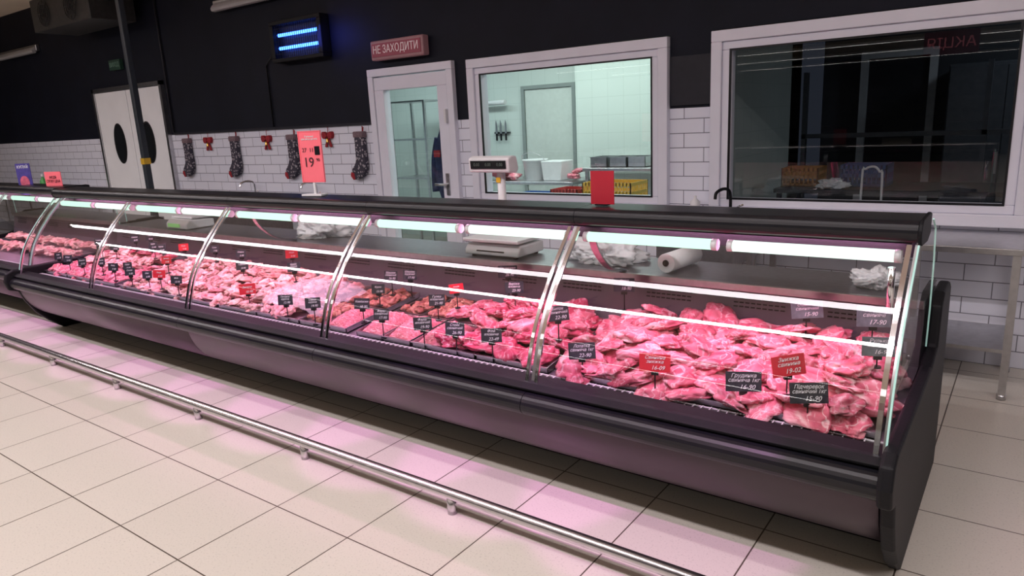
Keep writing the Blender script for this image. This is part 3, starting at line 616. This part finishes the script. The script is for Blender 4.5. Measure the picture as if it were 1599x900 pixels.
textmesh('sign_lettering',"НЕ ЗАХОДИТИ",.098,pbr('pale_lettering',(.58,.42,.45),.5,noise_amt=.02,emit=(1,.8,.8),es=.14),sg,(.01,-.032,.088),(math.pi/2,0,0),extrude=.002,maxw=.57)
ex=empty('exit_sign',(-10.16,4.96,2.5),'small green exit sign above the double door','sign')
bm=NB(); box(bm,-10.31,-10.01,4.95,4.995,2.51,2.64); mk('sign_box',bm,pbr('dark_green_plastic',(.02,.06,.04),.4,noise_amt=.1),ex)
textmesh('sign_lettering',"ВИХІД",.08,pbr('dim_green_letters',(.2,.35,.28),.5,noise_amt=.02),ex,(0,-.014,.075),(math.pi/2,0,0))
M_diff=pbr('grey_diffuser',(.42,.42,.43),.4,noise_amt=.05)
for (a,b,z0_,lab) in ((-7.68,-6.45,3.00,'unlit linear wall lamp with grey diffuser'),(-13.85,-12.45,3.0,'unlit linear wall lamp with grey diffuser')):
    e=empty('wall_lamp',((a+b)/2,4.93,z0_),lab,'lamp','unlit wall lamps')
    bm=NB(); box(bm,a,b,4.94,4.995,z0_-.03,z0_+.06); mk('lamp_housing',bm,M_steel,e,bevel=.01)
    bm=NB(); prof(bm,[(4.90,z0_+.0),(4.88,z0_-.03),(4.89,z0_-.06),(4.94,z0_-.065),(4.96,z0_-.03),(4.95,z0_+.04)],a+.03,b-.03); mk('lamp_diffuser',bm,M_diff,e,bevel=.01)
cu=empty('cooling_unit',(-10.1,4.6,3.0),'dark ceiling-hung fan cooler unit','cooling unit')
bm=NB(); box(bm,-10.9,-9.3,4.35,4.9,3.02,3.42); mk('unit_casing',bm,pbr('dull_grey_metal',(.05,.05,.05),.5,.4,noise_amt=.2),cu,bevel=.01)
for c in (-10.5,-9.75):
    bm=NB()
    for rad in (.06,.11,.16): tube(bm,[(c+rad*math.cos(t),4.335,3.22+rad*math.sin(t)) for t in [2*math.pi*k/24 for k in range(25)]],.005,6)
    for k in range(8): tube(bm,[(c,4.335,3.22),(c+.16*math.cos(k*math.pi/4),4.335,3.22+.16*math.sin(k*math.pi/4))],.003,6)
    mk('fan_grille',bm,M_black,cu)
bm=NB(); tube(bm,[(-9.3,4.6,3.3),(-8.9,4.6,3.32),(-8.6,4.7,3.4),(-7.9,4.8,3.45)],.06,12); mk('duct',bm,M_blackm,cu)
for x in (-10.7,-9.5):
    bm=NB(); tube(bm,[(x,4.6,3.42),(x,4.6,3.6)],.01); mk('hanger_rod',bm,M_steel,cu)
pl=empty('support_column',(-8.47,4.3,0),'slim dark grey steel column with a yellow band','column')
bm=NB(); box(bm,-8.505,-8.435,4.265,4.335,0,3.6); mk('column_shaft',bm,pbr('blue_grey_paint',(.03,.038,.048),.4,noise_amt=.1),pl,bevel=.01)
bm=NB(); box(bm,-8.51,-8.43,4.26,4.34,1.30,1.37); mk('yellow_band',bm,M_yellow,pl)

M_fleece=pbr('grey_fleece',(.18,.12,.14),.9,noise_amt=.3,nscale=60)
def stocking(x,z,flip,label):
    rt=empty('christmas_stocking',(x,4.965,z),label,'christmas stocking','stockings hung on the tile wall')
    P=catmull([(-.06,-.05),(-.06,-.2),(-.07,-.30),(-.13,-.37),(-.15,-.43),(-.12,-.475),(-.04,-.465),(.04,-.42),(.07,-.34),(.065,-.2),(.06,-.05)],4)
    P=[(flip*a,b) for a,b in P]
    bm=NB(); prof(bm,P,-.03,.03,'y'); loc(bm,'sock_body',M_knit,rt,bevel=.012)
    bm=NB(); box(bm,-.07,.07,-.034,.033,-.06,-.0); loc(bm,'cuff',M_fleece,rt,bevel=.012)
    bm=NB(); prof(bm,[(flip*a,b) for a,b in [(-.145,-.40),(-.155,-.44),(-.12,-.48),(-.09,-.475),(-.10,-.41)]],-.034,.032,'y'); loc(bm,'toe_patch',M_redfab,rt,bevel=.006)
    bm=NB(); tube(bm,[(.05*flip,0,-.01),(.06*flip,0,.04),(.045*flip,0,.05),(.04*flip,0,-.01)],.005,8); loc(bm,'hanging_loop',M_redfab,rt)
for x,z in ((-8.68,1.57),(-7.66,1.57),(-6.58,1.56),(-5.50,1.56)):
    stocking(x,z,1,'dark patterned christmas stocking with red toe on tiles')
def bow(x,z):
    rt=empty('red_bow',(x,4.979,z),'red ribbon bow with a small bell on tiles','bow','red bows on the tile wall')
    bm=NB()
    for s in (-1,1):
        prof(bm,catmull([(0,0),(s*.03,.035),(s*.07,.04),(s*.08,.0),(s*.06,-.03),(s*.025,-.02),(0,0)],4)[:-1],-.02,.02,'y')
    for s in (-1,1): prof(bm,[(0,.01),(s*.055,-.11),(s*.04,-.12),(s*.02,-.115)],-.008,.008,'y')
    loc(bm,'bow_ribbon',M_redfab,rt,bevel=.004)
    bm=NB(); tube(bm,[(0,0,0),(0,.008,1.64-z)],.003,8); loc(bm,'hanging_string',M_redfab,rt)
    bm=NB(); tube(bm,[(0,-.01,-.02),(0,-.01,-.04),(0,-.01,-.06),(0,-.01,-.07)],[.006,.014,.016,.02],14); loc(bm,'bell',M_gold,rt)
for x,z in ((-8.23,1.53),(-7.05,1.52),(-6.0,1.53)): bow(x,z)

# ------------------------------------------------------------ tables, sinks
def table(name,x0,x1,y0,y1,zt,label,shelf=.28,group=None,legsx=None,mat=None):
    mat=mat or M_steel
    rt=empty(name,((x0+x1)/2,(y0+y1)/2,0),label,'table',group)
    bm=NB(); box(bm,x0,x1,y0,y1,zt-.035,zt); mk('table_top',bm,mat,rt,bevel=.004)
    if shelf: 
        bm=NB(); box(bm,x0+.03,x1-.03,y0+.03,y1-.03,shelf-.02,shelf); mk('under_shelf',bm,mat,rt)
    for x in legsx or (x0+.04,x1-.04):
        for y in (y0+.04,y1-.04):
            bm=NB(); box(bm,x-.018,x+.018,y-.018,y+.018,.02,zt-.03); tube(bm,[(x,y,0),(x,y,.03)],.022); mk('leg',bm,mat,rt)
    return rt
table('steel_table',-1.45,.0,4.38,4.95,.83,'stainless steel work table with a lower shelf')
table('steel_table',-14.8,-11.2,4.3,4.95,.90,'long stainless steel work table along the tiled wall')
def sink(x0,x1,label,tapx):
    rt=empty('steel_sink',((x0+x1)/2,4.68,0),label,'sink','steel sinks along the wall')
    bm=NB(); ring2=[(x0,x1,4.42,4.46),(x0,x1,4.90,4.95),(x0,x0+.04,4.46,4.90),(x1-.04,x1,4.46,4.90)]
    for a,b,c,d in ring2: box(bm,a,b,c,d,.62,.86)
    box(bm,x0,x1,4.42,4.95,.60,.62); mk('basin',bm,M_steel,rt)
    for x in (x0+.03,x1-.03):
        for y in (4.45,4.92):
            bm=NB(); box(bm,x-.018,x+.018,y-.018,y+.018,0,.6); mk('leg',bm,M_steel,rt)
    for t in tapx:
        bm=NB(); tube(bm,catmull([(t,4.92,.86),(t,4.92,1.0),(t-.01,4.90,1.05),(t-.03,4.84,1.06),(t-.05,4.78,1.04),(t-.05,4.76,1.0)],4),.011,10); mk('tap_spout',bm,M_blackm if len(tapx)==1 else M_chrome,rt)
        bm=NB(); tube(bm,[(t+.05,4.92,.86),(t+.05,4.92,.93)],.016); tube(bm,[(t+.05,4.92,.93),(t+.10,4.88,.95)],.007); mk('tap_lever',bm,M_chrome,rt)
sink(-2.05,-1.52,'stainless sink with a curved tap',(-1.72,))
sink(-8.0,-6.0,'long stainless sink with two chrome taps by the wall',(-7.3,-6.2))
for k,(x,y,m,l) in enumerate(((-13.2,4.6,M_blue,'blue'),(-12.6,4.6,M_white,'white'),(-12.0,4.65,M_white,'white'))):
    bm=NB(); box(bm,x-.22,x+.22,y-.15,y+.15,.902,.925); thing(mk('cutting_board',bm,m,base=(x,y,.902),bevel=.005),l+' plastic cutting board on a steel table','cutting board','cutting boards on the steel table')
M_green=pbr('green_plastic',(.08,.40,.10),.4,noise_amt=.05)
for x in (-12.3,-11.75):
    e=empty('detergent_bottle',(x,4.42,.90),'small green detergent bottle on the steel table','bottle','detergent bottles on the steel table')
    bm=NB(); tube(bm,[(0,0,0),(0,0,.16),(0,0,.20),(0,0,.22)],[.045,.045,.018,.018],16); loc(bm,'bottle_body',M_green,e)
    bm=NB(); tube(bm,[(0,0,.22),(0,0,.26)],.02,12); loc(bm,'bottle_cap',M_white,e)
bm=NB(); tube(bm,[(-1.98,4.925,.86),(-1.98,4.925,.96),(-1.98,4.925,.98),(-1.98,4.925,1.0)],[.035,.035,.01,.01],16); thing(mk('soap_dispenser',bm,M_white,base=(-1.98,4.93,.86)),'small white soap dispenser by the sink','soap dispenser')

# ------------------------------------------------------------ prep room contents
def crate(name,x,y,z,w,d,h,mat,label,rz=0):
    rt=empty(name,(x,y,z),label,'crate',rz=rz)
    bm=NB(); box(bm,-w/2,w/2,-d/2,d/2,0,.01)
    for zz in (0,h*.45,h-.03):
        hh=.03
        box(bm,-w/2,w/2,-d/2,-d/2+.012,zz,zz+hh); box(bm,-w/2,w/2,d/2-.012,d/2,zz,zz+hh)
        box(bm,-w/2,-w/2+.012,-d/2,d/2,zz,zz+hh); box(bm,w/2-.012,w/2,-d/2,d/2,zz,zz+hh)
    n=int(w/.035)
    for k in range(n+1):
        x_=-w/2+k*(w-.012)/n; box(bm,x_,x_+.012,-d/2,-d/2+.01,0,h); box(bm,x_,x_+.012,d/2-.01,d/2,0,h)
    n=int(d/.035)
    for k in range(n+1):
        y_=-d/2+k*(d-.012)/n; box(bm,-w/2,-w/2+.01,y_,y_+.012,0,h); box(bm,w/2-.01,w/2,y_,y_+.012,0,h)
    loc(bm,'crate_shell',mat,rt)
    return rt
table('prep_table',-6.0,-4.1,6.7,7.3,.90,'stainless prep table with meat and a bucket on it')
table('prep_table',-4.0,-2.8,6.75,7.3,1.05,'tall steel table holding steel pans',shelf=.6)
table('prep_table',-4.3,-2.5,5.6,6.2,.80,'low steel table behind the window with crates on it',shelf=.3)
b=empty('bucket',(-4.75,6.95,.90),'white plastic bucket with wire handle on prep table','bucket')
bm=NB(); tube(bm,[(0,0,0),(0,0,.22),(0,0,.222),(0,0,.238)],[.115,.145,.153,.153],24); loc(bm,'bucket_body',M_white,b)
bm=NB(); tube(bm,catmull([(-.15,0,.2),(-.13,-.08,.28),(0,-.1,.32),(.13,-.08,.28),(.15,0,.2)],4),.004,6); loc(bm,'bucket_handle',M_steel,b)
bm=NB(); prof(bm,[(-4.58,.90),(-4.35,.90),(-4.32,1.12),(-4.61,1.12)],6.85,7.1,'y'); thing(mk('plastic_box',bm,M_white,base=(-4.46,6.97,.90),bevel=.01),'white plastic meat box on the prep table','box')
place('pork_cut',pork,[(-5.25,6.95,.94,1.6),(-5.03,6.9,.94,1.3),(-5.50,6.9,.94,1.5),(-5.18,6.85,1.0,1.3),(-5.38,6.95,1.0,1.3),(-4.2,6.9,.94,1.1),(-4.17,6.95,1.0,1.0)],'raw meat piece lying on the prep table','raw meat','meat on the prep table')
for x in (-3.85,-3.62,-3.4):
    bm=NB(); box(bm,x-.10,x+.10,6.85,7.1,1.05,1.058)
    box(bm,x-.10,x+.10,6.85,6.856,1.05,1.16); box(bm,x-.10,x+.10,7.094,7.1,1.05,1.16); box(bm,x-.10,x-.094,6.85,7.1,1.05,1.16); box(bm,x+.094,x+.10,6.85,7.1,1.05,1.16)
    box(bm,x-.108,x+.108,6.835,6.856,1.155,1.162)
    thing(mk('steel_pan',bm,M_steel,base=(x,6.97,1.05)),'deep stainless pan on the steel table','pan','steel pans on the table')
M_rp=pbr('red_plastic',(.5,.04,.03),.4,noise_amt=.05)
crate('plastic_crate',-3.15,5.9,.80,.5,.35,.2,M_yellow,'yellow slatted plastic crate on the low table')
crate('plastic_crate',-3.62,5.9,.80,.3,.3,.13,M_rp,'red slatted plastic crate on the low table')
crate('plastic_crate',-4.02,5.88,.80,.36,.3,.08,M_blue,'shallow blue plastic crate on the low table')
bm=NB(); ring(bm,-5.34,-4.55,-.06,2.0,.045,7.55,7.6); d3=struct(mk('door_3',bm,pbr('satin_door_frame',(.32,.36,.35),.4,.3,noise_amt=.04)))
bm=NB(); box(bm,-5.29,-4.60,7.57,7.6,0,1.95); mk('door_leaf',bm,pbr('pale_grey_green_door',(.60,.65,.62),.4,noise_amt=.04),root=d3)
kr=empty('knife_rack',(-5.68,7.58,1.45),'magnetic wall rack for butcher knives','knife rack')
bm=NB(); box(bm,-5.80,-5.56,7.57,7.6,1.43,1.45); mk('magnetic_bar',bm,M_black,kr)
for i,x in enumerate((-5.76,-5.69,-5.61)):
    kn=empty('butcher_knife',(x,7.565,1.45),'butcher knife with black handle on magnetic rack','knife','knives on the magnetic rack')
    bm=NB(); prof(bm,[(-.015,-.02),(.015,-.02),(.015,.10),(-.005,.15),(-.015,.10)],-.002,.002,'y'); loc(bm,'blade',M_steel,kn)
    bm=NB(); box(bm,-.011,.011,-.01,.008,-.11,-.02); loc(bm,'handle',M_black,kn,bevel=.004)
bm=NB(); tube(bm,[(-6.05,7.5,1.82),(-5.6,7.5,1.82),(-5.55,7.5,1.82)],.03); tube(bm,[(-5.98,7.5,1.82),(-5.98,7.5,2.7)],.02); thing(mk('water_pipe',bm,M_white,base=(-5.8,7.5,1.8)),'white pipe on the tiled prep room wall','pipe')
cs=empty('coat_stand',(-4.98,5.80,0),'slim steel coat stand behind the glazed door','coat stand')
bm=NB(); tube(bm,[(-4.98,5.80,.02),(-4.98,5.80,1.68)],.015); tube(bm,[(-4.98,5.80,0),(-4.98,5.80,.02)],.16,24); tube(bm,[(-4.98,5.80,1.62),(-4.98,5.66,1.64)],.008)
mk('stand_pole',bm,M_steel,cs)
jk=empty('work_jacket',(-4.98,5.64,1.60),'navy work jacket with red patch on a stand','jacket')
bm=NB(); bmesh.ops.create_icosphere(bm,subdivisions=4,radius=1)
for v in bm.verts:
    p=v.co; n=noise.noise(p*2.2); f=1.0-.35*max(0,p.z)+.12*math.sin(9*p.x+3*p.z)*.5
    v.co=Vector((p.x*.14*f*(1+.2*n),p.y*.08*(1+.4*n),p.z*.42-.42))
loc(bm,'jacket_body',M_navy,jk,smooth=True)
bm=NB(); box(bm,-.08,.0,-.088,-.070,-.34,-.27); loc(bm,'red_patch',M_redfab,jk)
for s in (-1,1):
    bm=NB(); tube(bm,catmull([(s*.08,0,-.15),(s*.13,-.01,-.35),(s*.14,-.02,-.58),(s*.13,-.03,-.70)],4),.042,12); loc(bm,'sleeve',M_navy,jk)
bm=NB(); tube(bm,[(0,0,.02),(0,0,-.03)],.02,12); loc(bm,'collar',M_yellow,jk)
sh=empty('steel_rack',(-6.6,7.0,0),'tall steel rack against prep room tiles','rack')
for x in (-6.95,-6.35):
    for y in (6.85,7.25):
        bm=NB(); box(bm,x-.015,x+.015,y-.015,y+.015,0,1.9); mk('upright',bm,M_steel,sh)
for z in (.4,.9,1.4,1.88):
    bm=NB(); box(bm,-6.97,-6.33,6.83,7.27,z,z+.02); mk('rack_shelf',bm,M_steel,sh)

# ------------------------------------------------------------ dim room contents
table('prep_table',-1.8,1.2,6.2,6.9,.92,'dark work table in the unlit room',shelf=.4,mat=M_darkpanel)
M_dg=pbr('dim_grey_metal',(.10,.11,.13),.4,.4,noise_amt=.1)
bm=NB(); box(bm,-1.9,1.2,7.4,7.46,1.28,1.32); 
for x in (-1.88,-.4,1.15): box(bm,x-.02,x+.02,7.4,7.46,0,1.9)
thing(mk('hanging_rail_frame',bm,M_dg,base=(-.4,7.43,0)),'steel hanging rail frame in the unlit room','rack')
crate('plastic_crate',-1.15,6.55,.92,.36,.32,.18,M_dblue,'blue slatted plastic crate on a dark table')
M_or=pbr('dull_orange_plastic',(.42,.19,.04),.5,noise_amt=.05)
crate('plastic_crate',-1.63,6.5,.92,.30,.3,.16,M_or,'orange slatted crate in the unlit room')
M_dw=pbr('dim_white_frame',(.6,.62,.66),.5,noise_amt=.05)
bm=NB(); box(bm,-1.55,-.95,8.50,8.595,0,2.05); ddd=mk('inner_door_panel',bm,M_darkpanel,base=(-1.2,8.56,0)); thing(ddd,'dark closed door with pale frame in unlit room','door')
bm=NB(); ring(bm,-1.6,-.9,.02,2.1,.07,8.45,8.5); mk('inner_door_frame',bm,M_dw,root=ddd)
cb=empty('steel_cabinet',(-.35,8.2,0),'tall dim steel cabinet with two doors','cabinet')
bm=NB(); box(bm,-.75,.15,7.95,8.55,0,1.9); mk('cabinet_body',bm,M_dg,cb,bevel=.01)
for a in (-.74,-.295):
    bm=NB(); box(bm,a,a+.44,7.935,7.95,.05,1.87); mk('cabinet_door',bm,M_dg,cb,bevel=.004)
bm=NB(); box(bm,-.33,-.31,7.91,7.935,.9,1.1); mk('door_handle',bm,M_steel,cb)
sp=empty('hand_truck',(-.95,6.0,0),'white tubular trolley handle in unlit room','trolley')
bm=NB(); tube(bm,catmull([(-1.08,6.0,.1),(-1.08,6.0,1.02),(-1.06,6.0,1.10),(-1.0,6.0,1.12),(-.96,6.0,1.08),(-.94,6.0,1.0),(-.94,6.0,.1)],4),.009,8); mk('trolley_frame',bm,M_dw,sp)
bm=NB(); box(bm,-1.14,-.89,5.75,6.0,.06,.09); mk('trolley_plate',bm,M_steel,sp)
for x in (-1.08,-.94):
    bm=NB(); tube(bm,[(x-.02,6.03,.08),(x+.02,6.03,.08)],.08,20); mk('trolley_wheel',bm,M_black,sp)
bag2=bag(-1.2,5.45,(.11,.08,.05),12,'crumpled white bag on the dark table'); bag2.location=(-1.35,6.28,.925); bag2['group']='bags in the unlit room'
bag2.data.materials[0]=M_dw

# ------------------------------------------------------------ store behind the viewer (seen as reflections)
def strip(y,x0,x1,z,energy,w=.12,col=(1,.96,.93)):
    f=empty('ceiling_strip_light',((x0+x1)/2,y,z),'long white ceiling strip light','lamp','ceiling strip lights')
    bm=NB(); box(bm,x0,x1,y-w/2-.02,y+w/2+.02,z+.012,z+.07); mk('lamp_housing',bm,M_white,f)
    L=bpy.data.lights.new('strip_lamp','AREA'); L.shape='RECTANGLE'; L.size=x1-x0; L.size_y=w; L.energy=energy; L.color=col
    o=bpy.data.objects.new('strip_lamp',L); COL.objects.link(o); o.parent=f; o.location=(0,0,.008)
    for k in range(3):
        bm=NB(); x=x0+(x1-x0)*(.1+.4*k); tube(bm,[(x,y,z+.07),(x,y,3.6)],.008); mk('hanger_rod',bm,M_steel,f)
strip(.40,-13,4,3.45,300,col=(1,.91,.94))
strip(1.25,-13,4,3.45,110,w=.12,col=(1,.91,.94))
strip(-3.0,-13,4,3.45,45)
strip(-7.0,-13,4,3.45,70)
for y in (-12,-16,-21): strip(y,-14,4,3.1,30,w=.08)
asn=empty('hanging_promo_sign',(-1.24,-3,2.25),'red hanging promotional sign in the shop','sign')
bm=NB(); box(bm,-1.60,-.88,-3.02,-3.0,2.24,2.58); mk('sign_board',bm,emis('lit_red',(1,.05,.08),.04),asn)
t=textmesh('sign_lettering',"АКЦІЯ",.21,emis('lit_pink',(1,.25,.3),.4),asn,(0,.006,.15),(math.pi/2,0,math.pi))
for x in (-1.5,-.98):
    bm=NB(); tube(bm,[(x,-3.01,2.58),(x,-3.01,3.6)],.006); mk('hanger_rod',bm,M_steel,asn)
for k,x in enumerate((-9.5,-5.5,-1.5,2.5)):
    s=empty('shop_shelf',(x,-14,0),'tall dark shop shelf unit across the aisle','shelf','shop shelves')
    bm=NB(); box(bm,x-1.6,x+1.6,-14.3,-14.25,0,2.0)
    for z in (.1,.5,.9,1.3,1.7): box(bm,x-1.6,x+1.6,-14.25,-13.8,z,z+.03)
    mk('shelf_frame',bm,M_darkpanel,s)

# ------------------------------------------------------------ lights
def area(name,loc_,rot,sx,sy,e,col,parent=None):
    L=bpy.data.lights.new(name,'AREA'); L.shape='RECTANGLE'; L.size=sx; L.size_y=sy; L.energy=e; L.color=col
    o=bpy.data.objects.new(name,L); COL.objects.link(o); o.location=loc_; o.rotation_euler=rot
    if parent: o.parent=parent; o.location=Vector(loc_)-parent.location
    return o
for i in range(5):
    xc=(J[i]+J[i+1])/2
    area('added_pink_case_light',(xc,2.748,1.122),(math.radians(6),0,0),1.2,.05,8,(1,.40,.72),root)  # added unseen pink light; does most of the lighting for the tubes
for xc in (-8.95,-7.65): area('added_pink_case_light',(xc,2.86,1.122),(0,0,0),1.1,.05,5,(1,.42,.72),root2)  # same added pink light for the second counter
for k in range(12):
    x=-8.9+.72*k
    e=empty('track_spotlight',(x,.75,3.35),'small pink-tinted ceiling track spotlight','lamp','track spotlights')
    bm=NB(); tube(bm,[(x,.75,3.42),(x,.72,3.46),(x,.72,3.6)],.012); mk('spot_stem',bm,M_black,e)
    d=(Vector((x-.15,2.50,.0))-Vector((x,.75,3.35))).normalized()
    bm=NB(); p=Vector((x,.75,3.35)); tube(bm,[p-d*.13,p-d*.01],[.04,.055],16,cap=True); mk('spot_head',bm,M_black,e)
    L=bpy.data.lights.new('spot_lamp','SPOT'); L.energy=190; L.color=(1,.30,.95); L.spot_size=math.radians(20); L.spot_blend=.3; L.shadow_soft_size=.02
    o=bpy.data.objects.new('spot_lamp',L); COL.objects.link(o); o.parent=e; o.rotation_euler=d.to_track_quat('-Z','Y').to_euler()
area('prep_room_lamp',(-4.0,6.4,2.66),(0,0,0),2.5,.4,50,(.86,1,.93))
area('prep_room_lamp',(-6.6,6.4,2.66),(0,0,0),2.0,.4,24,(.78,.97,.98))
area('dim_room_fill',(.5,7.2,2.66),(0,0,0),.6,.2,8,(.8,.9,1))  # faint fill added to lift the unlit room; no known lamp there
area('added_uv_glow',(-5.75,4.82,2.5),(math.radians(80),0,math.radians(-25)),.3,.2,.8,(.05,.1,1),zp)  # added blue light; stands in for the tubes' glow on the wall
w=bpy.data.worlds.new('dim_world'); SC.world=w; w.use_nodes=True
w.node_tree.nodes['Background'].inputs[0].default_value=(.3,.35,.5,1); w.node_tree.nodes['Background'].inputs[1].default_value=.05

# ------------------------------------------------------------ camera
cd=bpy.data.cameras.new('camera'); cam=bpy.data.objects.new('camera',cd); COL.objects.link(cam); SC.camera=cam
cd.sensor_width=36; cd.sensor_fit='HORIZONTAL'; cd.lens=36*1109/1599; cd.clip_start=.05
R=Matrix(((.8076,-.0975,.5816),(.5875,.2146,-.7803),(-.0487,.9719,.2306)))
q=R.to_quaternion().normalized()
cam.matrix_world=Matrix.Translation((0,0,1.6)) @ q.to_matrix().to_4x4()
